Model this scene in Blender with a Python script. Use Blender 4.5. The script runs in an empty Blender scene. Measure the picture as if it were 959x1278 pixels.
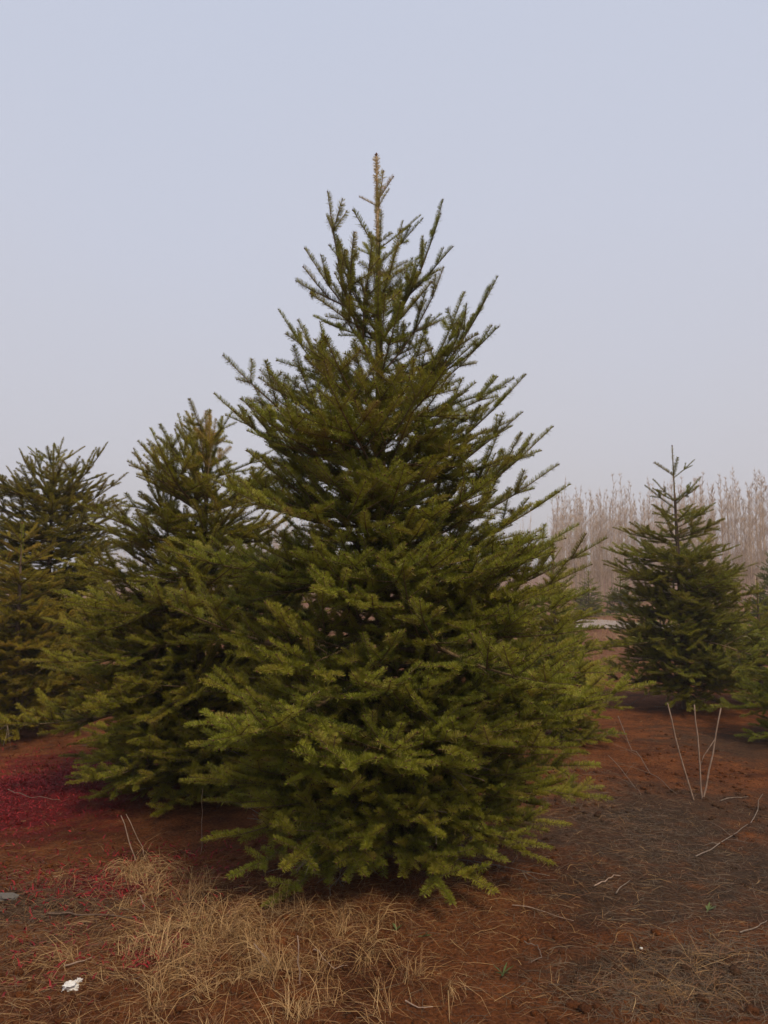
import bpy, math, random
import numpy as np
from mathutils import Vector, Matrix

# ------------------------------------------------------------------ camera
C = bpy.context.scene.collection
sc = bpy.context.scene
F_PX, W_PX, H_PX = 997.0, 959.0, 1278.0
PITCH = math.atan(89 / F_PX)
CAM_Z = 1.6
cam_d = bpy.data.cameras.new('camera')
cam = bpy.data.objects.new('camera', cam_d); C.objects.link(cam)
cam.location = (0, 0, CAM_Z)
cam.rotation_euler = (math.pi / 2 + PITCH, 0, 0)
cam_d.sensor_fit = 'VERTICAL'; cam_d.sensor_height = 36; cam_d.sensor_width = 27
cam_d.lens = 36 * F_PX / H_PX
cam_d.clip_start = 0.05; cam_d.clip_end = 3000
sc.camera = cam

# ------------------------------------------------------------------ sky and sun
SUN_EL, SUN_AZ = math.radians(54), math.radians(152)      # azimuth from +Y, clockwise
world = bpy.data.worlds.new('World'); sc.world = world; world.use_nodes = True
nt = world.node_tree; nt.nodes.clear()
out = nt.nodes.new('ShaderNodeOutputWorld'); bg = nt.nodes.new('ShaderNodeBackground')
sky = nt.nodes.new('ShaderNodeTexSky'); sky.sky_type = 'NISHITA'; sky.sun_disc = False
sky.sun_elevation = SUN_EL; sky.sun_rotation = SUN_AZ; sky.dust_density = 6; sky.air_density = 1.2
tc = nt.nodes.new('ShaderNodeTexCoord'); sx = nt.nodes.new('ShaderNodeSeparateXYZ')
nt.links.new(tc.outputs['Generated'], sx.inputs[0])
rp = nt.nodes.new('ShaderNodeValToRGB')                    # thin even overcast, a little warmer low down
e = rp.color_ramp.elements
e[0].position = 0.0; e[0].color = (6.1, 5.8, 5.95, 1)
e[1].position = 1.0; e[1].color = (5.4, 6.1, 7.7, 1)
m1 = e.new(0.14); m1.color = (6.15, 6.05, 6.6, 1)
m2 = e.new(0.42); m2.color = (6.0, 6.25, 7.35, 1)
cn = nt.nodes.new('ShaderNodeTexNoise'); cn.inputs['Scale'].default_value = 2.2; cn.inputs['Detail'].default_value = 3
nt.links.new(tc.outputs['Generated'], cn.inputs['Vector'])
cm = nt.nodes.new('ShaderNodeMath'); cm.operation = 'MULTIPLY_ADD'; cm.inputs[1].default_value = 0.22; nt.links.new(cn.outputs['Fac'], cm.inputs[0])
cs = nt.nodes.new('ShaderNodeMath'); cs.operation = 'SUBTRACT'; cs.inputs[1].default_value = 0.11; nt.links.new(sx.outputs['Z'], cs.inputs[0])
nt.links.new(cs.outputs[0], cm.inputs[2]); nt.links.new(cm.outputs[0], rp.inputs[0])
mx = nt.nodes.new('ShaderNodeMix'); mx.data_type = 'RGBA'; mx.inputs[0].default_value = 0.9
nt.links.new(sky.outputs[0], mx.inputs[6]); nt.links.new(rp.outputs[0], mx.inputs[7])
nt.links.new(mx.outputs[2], bg.inputs[0]); bg.inputs[1].default_value = 0.0525
nt.links.new(bg.outputs[0], out.inputs[0])
sun_d = bpy.data.lights.new('sun', 'SUN'); sun_d.energy = 1.5; sun_d.angle = math.radians(12); sun_d.color = (1, 0.84, 0.60)
sun = bpy.data.objects.new('sun', sun_d); C.objects.link(sun)
sd = Vector((math.sin(SUN_AZ) * math.cos(SUN_EL), math.cos(SUN_AZ) * math.cos(SUN_EL), math.sin(SUN_EL)))
sun.rotation_euler = sd.to_track_quat('Z', 'Y').to_euler(); sun.location = (4, -6, 9)
sc.view_settings.view_transform = 'Standard'; sc.view_settings.look = 'None'
sc.view_settings.exposure = 1.01; sc.view_settings.gamma = 1.0
sc.view_settings.use_curve_mapping = False

# ------------------------------------------------------------------ photo pixel -> place
CP, SP = math.cos(PITCH), math.sin(PITCH)
def ray(px, py):
    x = (px - W_PX / 2) / F_PX; y = (H_PX / 2 - py) / F_PX
    return Vector((x, CP - y * SP, SP + y * CP))
def on_ground(px, py, z=0.0):
    v = ray(px, py); t = (z - CAM_Z) / v.z
    return Vector((v.x * t, v.y * t, z))
def at_depth(px, py, Y):
    v = ray(px, py); t = Y / v.y
    return Vector((v.x * t, Y, CAM_Z + v.z * t))

# ------------------------------------------------------------------ helpers
def tag(o, label=None, cat=None, group=None, kind=None):
    if label: o['label'] = label
    if cat: o['category'] = cat
    if group: o['group'] = group
    if kind: o['kind'] = kind
    return o
def empty(name, loc=(0, 0, 0)):
    o = bpy.data.objects.new(name, None); C.objects.link(o); o.location = loc; o.empty_display_size = 0.1
    return o
def mesh_obj(name, me, parent=None):
    o = bpy.data.objects.new(name, me); C.objects.link(o); o.parent = parent
    return o
def mesh_np(name, verts, faces, mats, attrs=None, smooth=False, midx=None):
    """verts (n,3) and faces (m,k) arrays, all faces with k corners."""
    me = bpy.data.meshes.new(name)
    verts = np.asarray(verts, dtype=np.float32); faces = np.asarray(faces, dtype=np.int32)
    n, (m, k) = len(verts), faces.shape
    me.vertices.add(n); me.vertices.foreach_set('co', verts.ravel())
    me.loops.add(m * k); me.loops.foreach_set('vertex_index', faces.ravel())
    me.polygons.add(m); me.polygons.foreach_set('loop_start', np.arange(0, m * k, k, dtype=np.int32))
    if smooth: me.polygons.foreach_set('use_smooth', np.ones(m, dtype=bool))
    if midx is not None: me.polygons.foreach_set('material_index', np.asarray(midx, dtype=np.int32))
    for mt in mats: me.materials.append(mt)
    for an, av in (attrs or {}).items():
        a = me.attributes.new(an, 'FLOAT', 'POINT'); a.data.foreach_set('value', np.asarray(av, dtype=np.float32))
    me.update(calc_edges=True)
    return me
def norm(v): return v / np.maximum(np.linalg.norm(v, axis=-1, keepdims=True), 1e-9)
class Tubes:
    """collects tapered tubes along polylines into one quad mesh."""
    def __init__(s): s.v = []; s.f = []; s.m = []; s.t = []; s.n = 0
    def add(s, pts, rad, sides=4, mat=0, tint=0.5, cap=True):
        pts = np.asarray(pts, float); k = len(pts)
        rad = np.broadcast_to(np.asarray(rad, float), (k,))
        tan = norm(np.gradient(pts, axis=0))
        ref = np.array([0.31, 0.17, 0.93]) if abs(tan[0][2]) < 0.9 else np.array([0.95, 0.2, 0.1])
        a = norm(np.cross(tan, ref)); b = np.cross(tan, a)
        th = np.linspace(0, 2 * math.pi, sides, endpoint=False)
        ring = (np.cos(th)[None, :, None] * a[:, None] + np.sin(th)[None, :, None] * b[:, None]) * rad[:, None, None] + pts[:, None]
        s.v.append(ring.reshape(-1, 3)); i = np.arange(sides); j = (i + 1) % sides
        for q in range(k - 1):
            o = s.n + q * sides
            s.f.append(np.stack([o + i, o + j, o + sides + j, o + sides + i], 1)); s.m.append(np.full(sides, mat))
        s.t.append(np.full(k * sides, tint)); s.n += k * sides
        if cap:                                            # close the far end with a point
            s.v.append((pts[-1] + tan[-1] * rad[-1])[None]); s.t.append(np.array([tint]))
            o = s.n - sides
            s.f.append(np.stack([o + i, o + j, np.full(sides, s.n), np.full(sides, s.n)], 1)); s.m.append(np.full(sides, mat)); s.n += 1
    def mesh(s, name, mats, smooth=True):
        f = np.concatenate(s.f); v = np.concatenate(s.v); mi = np.concatenate(s.m)
        me = bpy.data.meshes.new(name)
        tri = f[:, 2] == f[:, 3]; cnt = np.where(tri, 3, 4)
        keep = np.ones(f.shape, bool); keep[tri, 3] = False
        li = f[keep].astype(np.int32)
        me.vertices.add(len(v)); me.vertices.foreach_set('co', v.astype(np.float32).ravel())
        me.loops.add(len(li)); me.loops.foreach_set('vertex_index', li)
        me.polygons.add(len(f)); me.polygons.foreach_set('loop_start', np.concatenate([[0], np.cumsum(cnt)[:-1]]).astype(np.int32))
        me.polygons.foreach_set('material_index', mi.astype(np.int32))
        if smooth: me.polygons.foreach_set('use_smooth', np.ones(len(f), bool))
        for mt in mats: me.materials.append(mt)
        a = me.attributes.new('tint', 'FLOAT', 'POINT'); a.data.foreach_set('value', np.concatenate(s.t).astype(np.float32))
        me.update(calc_edges=True)
        return me

# ------------------------------------------------------------------ materials
def new_mat(name):
    m = bpy.data.materials.new(name); m.use_nodes = True
    t = m.node_tree; b = t.nodes['Principled BSDF']
    return m, t, b
def ramp(t, stops, fac):
    r = t.nodes.new('ShaderNodeValToRGB'); el = r.color_ramp.elements
    while len(el) > 1: el.remove(el[-1])
    el[0].position = stops[0][0]; el[0].color = (*stops[0][1], 1)
    for p, c in stops[1:]:
        x = el.new(p); x.color = (*c, 1)
    t.links.new(fac, r.inputs[0]); return r.outputs[0]
def mixc(t, a, b, fac, mode='MIX'):
    m = t.nodes.new('ShaderNodeMix'); m.data_type = 'RGBA'; m.blend_type = mode
    for s, x in ((0, fac), (6, a), (7, b)):
        if isinstance(x, (int, float)): m.inputs[s].default_value = x
        elif isinstance(x, tuple): m.inputs[s].default_value = (*x, 1)
        else: t.links.new(x, m.inputs[s])
    return m.outputs[2]
def math_n(t, op, a, b=None, clamp=False):
    m = t.nodes.new('ShaderNodeMath'); m.operation = op; m.use_clamp = clamp
    for i, x in enumerate((a, b)):
        if x is None: continue
        if isinstance(x, (int, float)): m.inputs[i].default_value = x
        else: t.links.new(x, m.inputs[i])
    return m.outputs[0]
def noise(t, scale, detail=4, rough=0.55, vec=None, dist=0.0):
    n = t.nodes.new('ShaderNodeTexNoise'); n.inputs['Scale'].default_value = scale
    n.inputs['Detail'].default_value = detail; n.inputs['Roughness'].default_value = rough
    n.inputs['Distortion'].default_value = dist
    if vec is not None: t.links.new(vec, n.inputs['Vector'])
    return n.outputs['Fac']
def attr(t, name, out='Fac'):
    a = t.nodes.new('ShaderNodeAttribute'); a.attribute_name = name; return a.outputs[out]
def leafy(name, stops, trans=0.12, rough=0.45, spec=0.35, use_obj_color=True, tcol=(0.14, 0.15, 0.02)):
    m, t, b = new_mat(name)
    col = ramp(t, stops, attr(t, 'tint'))
    if use_obj_color:
        oi = t.nodes.new('ShaderNodeObjectInfo')
        col = mixc(t, col, oi.outputs['Color'], 1.0, 'MULTIPLY')
    t.links.new(col, b.inputs['Base Color'])
    b.inputs['Roughness'].default_value = rough; b.inputs['Specular IOR Level'].default_value = spec
    if trans:
        tr = t.nodes.new('ShaderNodeBsdfTranslucent'); mxs = t.nodes.new('ShaderNodeMixShader')
        t.links.new(col, tr.inputs[0]); mxs.inputs[0].default_value = trans
        o = t.nodes['Material Output']
        t.links.new(b.outputs[0], mxs.inputs[1]); t.links.new(tr.outputs[0], mxs.inputs[2]); t.links.new(mxs.outputs[0], o.inputs[0])
    return m
M = {}
# tint: 0 old, darkened further as inner shade .. 0.6 young, brightened as lit tips .. 0.8 yellow .. 1 dry straw
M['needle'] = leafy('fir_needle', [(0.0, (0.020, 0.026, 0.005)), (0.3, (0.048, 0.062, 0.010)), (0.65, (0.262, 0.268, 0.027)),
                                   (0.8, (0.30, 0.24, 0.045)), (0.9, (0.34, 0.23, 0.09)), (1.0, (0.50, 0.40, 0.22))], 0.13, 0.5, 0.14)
M['straw'] = leafy('straw', [(0.0, (0.065, 0.048, 0.034)), (0.25, (0.15, 0.10, 0.058)), (0.45, (0.15, 0.06, 0.028)), (0.6, (0.22, 0.115, 0.045)),
                             (0.8, (0.33, 0.19, 0.075)), (1.0, (0.46, 0.30, 0.14))], 0.1, 0.6, 0.25, False)
M['leaf_red'] = leafy('red_leaf', [(0.0, (0.09, 0.007, 0.008)), (0.5, (0.20, 0.010, 0.015)), (1.0, (0.33, 0.018, 0.018))], 0.1, 0.6, 0.2, False)
M['leaf_green'] = leafy('weed_leaf', [(0.0, (0.06, 0.09, 0.03)), (1.0, (0.14, 0.17, 0.05))], 0.2, 0.5, 0.3, False)
def bark(name, dark, light, sc_=40, bump=0.5):
    m, t, b = new_mat(name)
    tcn = t.nodes.new('ShaderNodeTexCoord')
    mp = t.nodes.new('ShaderNodeMapping'); mp.inputs['Scale'].default_value = (1, 1, 0.35); t.links.new(tcn.outputs['Object'], mp.inputs[0])
    n = noise(t, sc_, 5, 0.65, mp.outputs[0], 0.4)
    t.links.new(ramp(t, [(0.3, dark), (0.7, light)], n), b.inputs['Base Color'])
    b.inputs['Roughness'].default_value = 0.85; b.inputs['Specular IOR Level'].default_value = 0.2
    bp = t.nodes.new('ShaderNodeBump'); bp.inputs['Strength'].default_value = bump; bp.inputs['Distance'].default_value = 0.01
    t.links.new(n, bp.inputs['Height']); t.links.new(bp.outputs[0], b.inputs['Normal'])
    return m
M['bark'] = bark('fir_bark', (0.045, 0.030, 0.022), (0.16, 0.105, 0.075))
M['twig'] = bark('fir_twig_bark', (0.085, 0.055, 0.03), (0.21, 0.14, 0.075), 60, 0.3)
M['dry_twig'] = bark('dry_twig_bark', (0.34, 0.23, 0.13), (0.56, 0.41, 0.26), 60, 0.3)
M['dead'] = bark('dead_twig_bark', (0.09, 0.065, 0.05), (0.24, 0.18, 0.14), 60, 0.3)
M['bud'] = bark('bud', (0.05, 0.02, 0.016), (0.13, 0.055, 0.04), 300, 0.1)
M['poplar'] = bark('bare_tree_bark', (0.36, 0.255, 0.175), (0.58, 0.44, 0.325), 3, 0.1)
M['stalk'] = bark('dry_stalk', (0.16, 0.10, 0.07), (0.36, 0.26, 0.20), 60, 0.2)

# ------------------------------------------------------------------ ground height
def fbm(x, y, seed, octaves=((0.35, 1.0), (0.9, 0.5), (2.3, 0.24), (6.1, 0.11), (14.0, 0.10), (30., .06))):
    r = np.random.RandomState(seed); z = np.zeros_like(x, dtype=float)
    for f, a in octaves:
        for _ in range(5):
            th = r.rand() * 6.283; ph = r.rand() * 6.283; ff = f * (0.7 + 0.6 * r.rand())
            z += a * np.sin((x * math.cos(th) + y * math.sin(th)) * ff * 2.2 + ph) / 2.2
    return z
def ground_z(x, y):
    x = np.asarray(x, float); y = np.asarray(y, float)
    d = np.hypot(x, y)
    near = 1.0 / (1.0 + (d / 22.0) ** 2)
    z = 0.026 * fbm(x, y, 5) * near
    f = np.clip((y + 1.1 * x - 128) / 160, 0, 1); z = z + 5 * f * f * (3 - 2 * f)
    for bx_, by_, a, r in GMOUND: z = z + a * np.exp(-((x - bx_) ** 2 + (y - by_) ** 2) / (r * r))
    return z
T_MAIN = on_ground(481, 1078)
GMOUND = [(T_MAIN.x, T_MAIN.y, 0.05, 0.55), (T_MAIN.x - .6, T_MAIN.y - 1.0, 0.04, 0.5)]
def gz(x, y): return float(ground_z(np.array([x]), np.array([y]))[0])

def axis_coords(lo, hi, near_lo, near_hi, step, grow=1.16):
    c = list(np.arange(near_lo, near_hi + 1e-6, step)); s = step
    while c[-1] < hi: s = min(s * grow, 60); c.append(c[-1] + s)
    s = step
    while c[0] > lo: s = min(s * grow, 60); c.insert(0, c[0] - s)
    return np.array(c)
gx = axis_coords(-900, 900, -4.2, 4.2, 0.035); gy = axis_coords(-120, 1400, 1.6, 10.0, 0.035)
GX, GY = np.meshgrid(gx, gy); GZ = ground_z(GX, GY)
nx, ny = len(gx), len(gy)
idx = np.arange(nx * ny).reshape(ny, nx)
gf = np.stack([idx[:-1, :-1].ravel(), idx[:-1, 1:].ravel(), idx[1:, 1:].ravel(), idx[1:, :-1].ravel()], 1)

def ground_material():
    m, t, b = new_mat('red_soil')
    geo = t.nodes.new('ShaderNodeNewGeometry'); pos = geo.outputs['Position']
    sep = t.nodes.new('ShaderNodeSeparateXYZ'); t.links.new(pos, sep.inputs[0])
    X, Y = sep.outputs[0], sep.outputs[1]
    big = noise(t, 0.9, 5, 0.6, pos, 0.3); mid = noise(t, 5.0, 6, 0.65, pos, 0.2); fine = noise(t, 55, 5, 0.7, pos)
    grit = noise(t, 260, 3, 0.6, pos)
    soil = ramp(t, [(0.25, (0.10, 0.034, 0.013)), (0.5, (0.175, 0.058, 0.018)), (0.75, (0.25, 0.088, 0.028))], mid)
    soil = mixc(t, soil, ramp(t, [(0.32, (0.22, 0.20, 0.19)), (0.55, (1.0, .97, .95)), (0.75, (1.4, 1.3, 1.2))], fine), 0.85, 'MULTIPLY')
    soil = mixc(t, soil, ramp(t, [(0.35, (.42, .40, .42)), (0.52, (1, 1, 1)), (0.7, (1.15, 1.1, 1.05))], noise(t, 1.7, 6, .7, pos, .6)), 0.8, 'MULTIPLY')
    def blob(cx, cy, rx, ry, wob=1.7, soft=0.8):
        u = math_n(t, 'DIVIDE', math_n(t, 'SUBTRACT', X, cx), rx); v = math_n(t, 'DIVIDE', math_n(t, 'SUBTRACT', Y, cy), ry)
        d = math_n(t, 'SQRT', math_n(t, 'ADD', math_n(t, 'MULTIPLY', u, u), math_n(t, 'MULTIPLY', v, v)))
        d = math_n(t, 'ADD', d, math_n(t, 'MULTIPLY', math_n(t, 'SUBTRACT', mid, 0.5), wob * 1.2))
        d = math_n(t, 'ADD', d, math_n(t, 'MULTIPLY', math_n(t, 'SUBTRACT', big, 0.5), wob))
        return math_n(t, 'DIVIDE', math_n(t, 'SUBTRACT', 1.0 + soft / 2, d), soft, clamp=True)
    # rotted grey-brown litter mats on the right, crimson ground cover on the left
    grey = ramp(t, [(0.3, (0.026, 0.015, 0.009)), (0.7, (0.088, 0.056, 0.034))], fine)
    for a in GREY: soil = mixc(t, soil, grey, math_n(t, 'MULTIPLY', blob(*a), 0.75))
    crim = ramp(t, [(0.3, (0.045, 0.005, 0.006)), (0.7, (0.20, 0.010, 0.014))], fine)
    for a in CRIM: soil = mixc(t, soil, crim, math_n(t, 'MULTIPLY', blob(*a), 0.9))
    # far field: dry grass between the rows
    far = math_n(t, 'DIVIDE', math_n(t, 'SUBTRACT', Y, 11.0), 14.0, clamp=True)
    fg = ramp(t, [(0.35, (0.13, 0.05, 0.028)), (0.5, (0.16, 0.075, 0.04)), (0.65, (0.22, 0.14, 0.07))], big)
    soil = mixc(t, soil, fg, math_n(t, 'MULTIPLY', far, 0.8))
    t.links.new(soil, b.inputs['Base Color'])
    b.inputs['Roughness'].default_value = 0.95; b.inputs['Specular IOR Level'].default_value = 0.12
    hh = math_n(t, 'ADD', math_n(t, 'MULTIPLY', fine, 1.0), math_n(t, 'MULTIPLY', grit, 0.35))
    bp = t.nodes.new('ShaderNodeBump'); bp.inputs['Strength'].default_value = 1.0; bp.inputs['Distance'].default_value = 0.03
    t.links.new(hh, bp.inputs['Height']); t.links.new(bp.outputs[0], b.inputs['Normal'])
    return m
def gblob(px, py, rx, ry, **k):
    p = on_ground(px, py); return (p.x, p.y, rx, ry, *k.values())
GREY = [gblob(860, 1010, .8, .6), gblob(930, 1090, .5, .5), gblob(800, 1050, 0.75, 0.7), gblob(840, 1130, 0.55, 0.42), gblob(900, 1230, 0.6, 0.3), gblob(40, 1140, 0.45, 0.35), gblob(930, 930, 0.8, 1.0)]
CRIM = [gblob(35, 985, .8, 1.25), gblob(190, 1205, 0.11, 0.10), gblob(130, 1105, 0.3, 0.2)]
SOIL = ground_material()
g = mesh_obj('ground', mesh_np('ground', np.stack([GX, GY, GZ], -1).reshape(-1, 3), gf, [SOIL], smooth=True))
tag(g, 'reddish brown bare soil of the plantation', kind='structure')

# pale farm track crossing behind the right-hand trees
def track():
    m, t, b = new_mat('pale_track')
    geo = t.nodes.new('ShaderNodeNewGeometry')
    n = noise(t, 2.5, 6, 0.65, geo.outputs['Position'], 0.3)
    t.links.new(ramp(t, [(0.3, (0.19, 0.145, 0.12)), (0.7, (0.30, 0.24, 0.205))], n), b.inputs['Base Color']); b.inputs['Roughness'].default_value = 0.9
    L = [on_ground(690, 784), on_ground(752, 785), on_ground(830, 790), on_ground(920, 799), on_ground(1150, 816), on_ground(1600, 830)]
    U = [on_ground(690, 774), on_ground(752, 775), on_ground(830, 781), on_ground(920, 790), on_ground(1150, 797), on_ground(1600, 806)]
    v = []; f = []; r = random.Random(4)
    P = []
    for A in (L, U):
        q = []
        for i in range(len(A) - 1):
            for k in range(8):
                p = A[i].lerp(A[i + 1], k / 8); q.append(p)
        P.append(q)
    K = len(P[0]); R = 5
    for i in range(K):
        for j in range(R):
            p = P[0][i].lerp(P[1][i], j / (R - 1)); p.y += r.uniform(-.35, .35) if j in (0, R - 1) else 0
            v.append((p.x, p.y, gz(p.x, p.y) + 0.05))
    for i in range(K - 1):
        for j in range(R - 1): f.append((i * R + j, (i + 1) * R + j, (i + 1) * R + j + 1, i * R + j + 1))
    o = mesh_obj('farm_track', mesh_np('farm_track', np.array(v), np.array(f), [m]))
    tag(o, 'pale dirt farm track beyond the right-hand fir', kind='structure')
track()

# ------------------------------------------------------------------ fir limbs
def needles_mesh(name, segs, rng, dens=1.0, length=0.033, width=0.0021):
    """segs: list of (p0, p1, up, age, allround, tint). One quad per needle."""
    V = []; T = []
    for p0, p1, up, age, allr, tint in segs:
        d = p1 - p0; L = np.linalg.norm(d)
        if L < 1e-4: continue
        d = d / L; up = up - d * np.dot(up, d); nu = np.linalg.norm(up)
        up = up / nu if nu > 1e-3 else np.array([1., 0, 0]) - d * d[0]
        s = np.cross(d, up)
        rate = {0: 2000, 1: 1900, 2: 1500, 3: 1000, 4: 650}.get(age, 350) * dens
        n = max(4, int(L * rate * rng.uniform(0.85, 1.1)))
        u = np.sort(rng.rand(n))
        if allr: phi = rng.rand(n) * 2 * math.pi
        else:
            phi = rng.normal(0, 1.0, n) * 1.05
            side = rng.rand(n) < 0.5
            phi = np.where(side, np.sign(phi) * rng.uniform(0.9, 2.1, n), phi)
        a = rng.normal(math.radians(62), 0.17, n) * np.where(u > 0.9, 0.75, 1.0)
        top = np.clip(np.cos(phi), 0, 1)
        ln = length * (1.0 - 0.22 * top) * rng.uniform(0.72, 1.08, n) * (0.72 + 0.28 * np.minimum(1, (1 - u) * 6)) * (0.75 + .25 * np.minimum(1, u * 5))
        rad = np.cos(phi)[:, None] * up + np.sin(phi)[:, None] * s
        nd = np.cos(a)[:, None] * d + np.sin(a)[:, None] * rad + up * (0.22 if not allr else 0.0) + rng.normal(0, 0.07, (n, 3))
        nd = norm(nd)
        base = p0 + u[:, None] * (p1 - p0) + rad * 0.0015
        w = norm(np.cross(nd, up + rng.normal(0, 0.45, (n, 3)))) * (width * 0.5) * rng.uniform(0.8, 1.15, n)[:, None]
        tip = base + nd * ln[:, None]
        q = np.stack([base - w * 0.8, base + w * 0.8, tip + w * 0.55, tip - w * 0.55], 1)
        V.append(q.reshape(-1, 3))
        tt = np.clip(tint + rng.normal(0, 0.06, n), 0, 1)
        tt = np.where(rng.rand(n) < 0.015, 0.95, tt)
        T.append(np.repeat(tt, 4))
    V = np.concatenate(V); T = np.concatenate(T)
    f = np.arange(len(V)).reshape(-1, 4)
    return mesh_np(name, V, f, [M['needle']], {'tint': T})

def rot_about(v, ax, ang):
    ax = ax / np.linalg.norm(ax); c, s = math.cos(ang), math.sin(ang)
    return v * c + np.cross(ax, v) * s + ax * np.dot(ax, v) * (1 - c)

def grow_limb(age, kind, rng):
    """returns axis polylines and needle segments of one limb along +X in the XY plane."""
    inc = 0.20 if kind == 'up' else 0.19
    polys = []; segs = []; tips = []
    Z = np.array([0., 0, 1])
    def shoot(p, d, up, n, L, order):
        pts = [p]; ages = []
        for i in range(n):
            a = n - 1 - i                                   # age of this year's growth
            l = L * rng.uniform(0.82, 1.18) * (1.0 if order else (1.22 if i >= n - 2 else 1.0)) * (1.12 if order and a == 0 and kind == 'up' else 1.0)
            if order == 0:
                f = (i + 0.5) / n
                bend = (0.10 if kind == 'up' else (-0.07 if f < 0.45 else 0.12)) * (4.0 / max(4, n))
                side = np.cross(Z, d)
                d = rot_about(d, side, -bend); d = rot_about(d, Z, rng.normal(0, 0.045))
            else:
                d = d + Z * (0.05 if kind == 'up' else 0.04 + (.14 if a == 0 else 0)) + rng.normal(0, 0.05, 3)
            d = d / np.linalg.norm(d)
            q = p + d * l
            yt = (0.66 if a == 0 else 0.50 if a == 1 else 0.28 if a == 2 else 0.14) + rng.normal(0, 0.05)  # needle colour by age, with crown shade and lit tips painted in
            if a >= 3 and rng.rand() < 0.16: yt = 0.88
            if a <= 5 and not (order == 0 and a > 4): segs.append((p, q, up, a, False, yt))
            pts.append(q); p = q; ages.append(a)
            if a > 0:                                       # whorl of side shoots at the end of the year
                mxage = min(a, 5 if order == 0 else 3)
                if order < 2:
                    for sgn in (-1, 1):
                        if rng.rand() < (0.06 if order == 0 else 0.30): continue
                        ang = sgn * math.radians(rng.uniform(40, 55))
                        ld = rot_about(d, up, ang) + Z * rng.normal(0.10, 0.22)
                        ld = ld / np.linalg.norm(ld)
                        k = mxage if rng.rand() < 0.8 else max(1, mxage - 1)
                        shoot(p, ld, up, k, L * (rng.uniform(0.66, 0.8) if order == 0 else rng.uniform(0.62, 0.78)), order + 1)
                    if order == 0 and rng.rand() < 0.35:    # an upward or forward extra
                        ld = rot_about(d, np.cross(Z, d), -rng.uniform(0.3, 0.8)); ld = rot_about(ld, Z, rng.uniform(-.4, .4))
                        shoot(p, ld / np.linalg.norm(ld), up, min(2, a), L * 0.55, 2)
                # inter-nodal spur
                for sgn in ((-1, 1) if order <= 1 else ()):
                    if rng.rand() < ((0.45 if order == 0 else 0.8) if kind == 'low' else (1.0 if a < 2 else 0.65)): continue
                    f = rng.uniform(0.3, 0.75)
                    ld = rot_about(d, up, sgn * math.radians(rng.uniform(45, 60)))
                    shoot(pts[-2] * (1 - f) + pts[-1] * f, ld, up, min(a, 2 if order == 0 else 1), L * 0.5, 2)
        polys.append((pts, n, order)); tips.append((pts[-1], d, order))
    el0 = -0.12 if kind == 'up' else 0.10
    shoot(np.zeros(3), np.array([math.cos(el0), 0, math.sin(el0)]), Z, age, inc, 0)
    # put the chord of the main axis on +X
    main = [p for p in polys if p[2] == 0][0][0]
    c = main[-1]; clen = float(np.linalg.norm(c)); cx = c / clen
    az = math.atan2(cx[1], cx[0]); el = math.asin(cx[2])
    R = np.array(Matrix.Rotation(el, 3, 'Y') @ Matrix.Rotation(-az, 3, 'Z'))
    tr = lambda p: R @ p
    polys = [([tr(p) for p in pts], n, o) for pts, n, o in polys]
    segs = [(tr(a), tr(b), tr(u), ag, al, ti) for a, b, u, ag, al, ti in segs]
    tips = [(tr(p), tr(d), o) for p, d, o in tips]
    return polys, segs, tips, clen

BANK = {}
def build_bank():
    for kind, ages in (('up', range(1, 10)), ('low', range(4, 10))):
        for age in ages:
            lst = []
            for v in range(4 if age <= 7 else 3):
                rng = np.random.RandomState(1000 * age + 10 * v + (5 if kind == 'up' else 0))
                polys, segs, tips, clen = grow_limb(age, kind, rng)
                tb = Tubes()
                for pts, n, o in polys:
                    k = len(pts); r1 = 0.0016
                    r0 = r1 + (0.0016 if o else 0.0019) * n
                    tb.add(pts, np.linspace(r0, r1, k), 5 if o == 0 else 3)
                for p, d, o in tips:
                    tb.add([p - d * 0.002, p + d * 0.004, p + d * 0.009], [0.0022, 0.0042, 0.0016], 4, mat=1)
                wood = tb.mesh(f'branch_{kind}_{age}_{v}', [M['twig'], M['bud']])
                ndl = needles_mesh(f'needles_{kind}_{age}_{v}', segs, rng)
                lst.append((wood, ndl, clen))
            BANK[(kind, age)] = lst
build_bank()

def place_limb(tree, base, tip, kind, rng, roll=None, color=(1, 1, 1), age=None):
    """base and tip in the tree's own space"""
    v = Vector(tip) - Vector(base); L = v.length
    if age is None: age = int(round(L / (0.21 if kind == 'up' else 0.195)))
    lo, hi = (1, 9) if kind == 'up' else (4, 9)
    if kind == 'low' and age < 4: kind, lo, hi = 'up', 1, 9
    age = max(lo, min(hi, age))
    wood, ndl, clen = BANK[(kind, age)][rng.randrange(len(BANK[(kind, age)]))]
    xa = v.normalized(); za = Vector((0, 0, 1)) - xa * xa.z
    if za.length < 0.2: za = Vector((-xa.x, -xa.y, 0.3)); za -= xa * za.dot(xa)
    za.normalize(); ya = za.cross(xa)
    m = Matrix((xa, ya, za)).transposed().to_4x4()
    s = L / clen
    flip = -1 if rng.random() < 0.5 else 1                   # mirror image for variety
    r = rng.gauss(0, 0.22) if roll is None else roll
    b = mesh_obj('branch', wood, tree)
    b.matrix_local = Matrix.Translation(base) @ m @ Matrix.Rotation(r, 4, 'X') @ Matrix.Diagonal((s, s * flip, s, 1))
    n = mesh_obj('needles', ndl, b)
    j = rng.uniform(0.84, 1.14); w = rng.uniform(-0.06, 0.06)
    n.color = (color[0] * j * (1 + w), color[1] * j, color[2] * j * (1 - w), 1)
    return b

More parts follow.
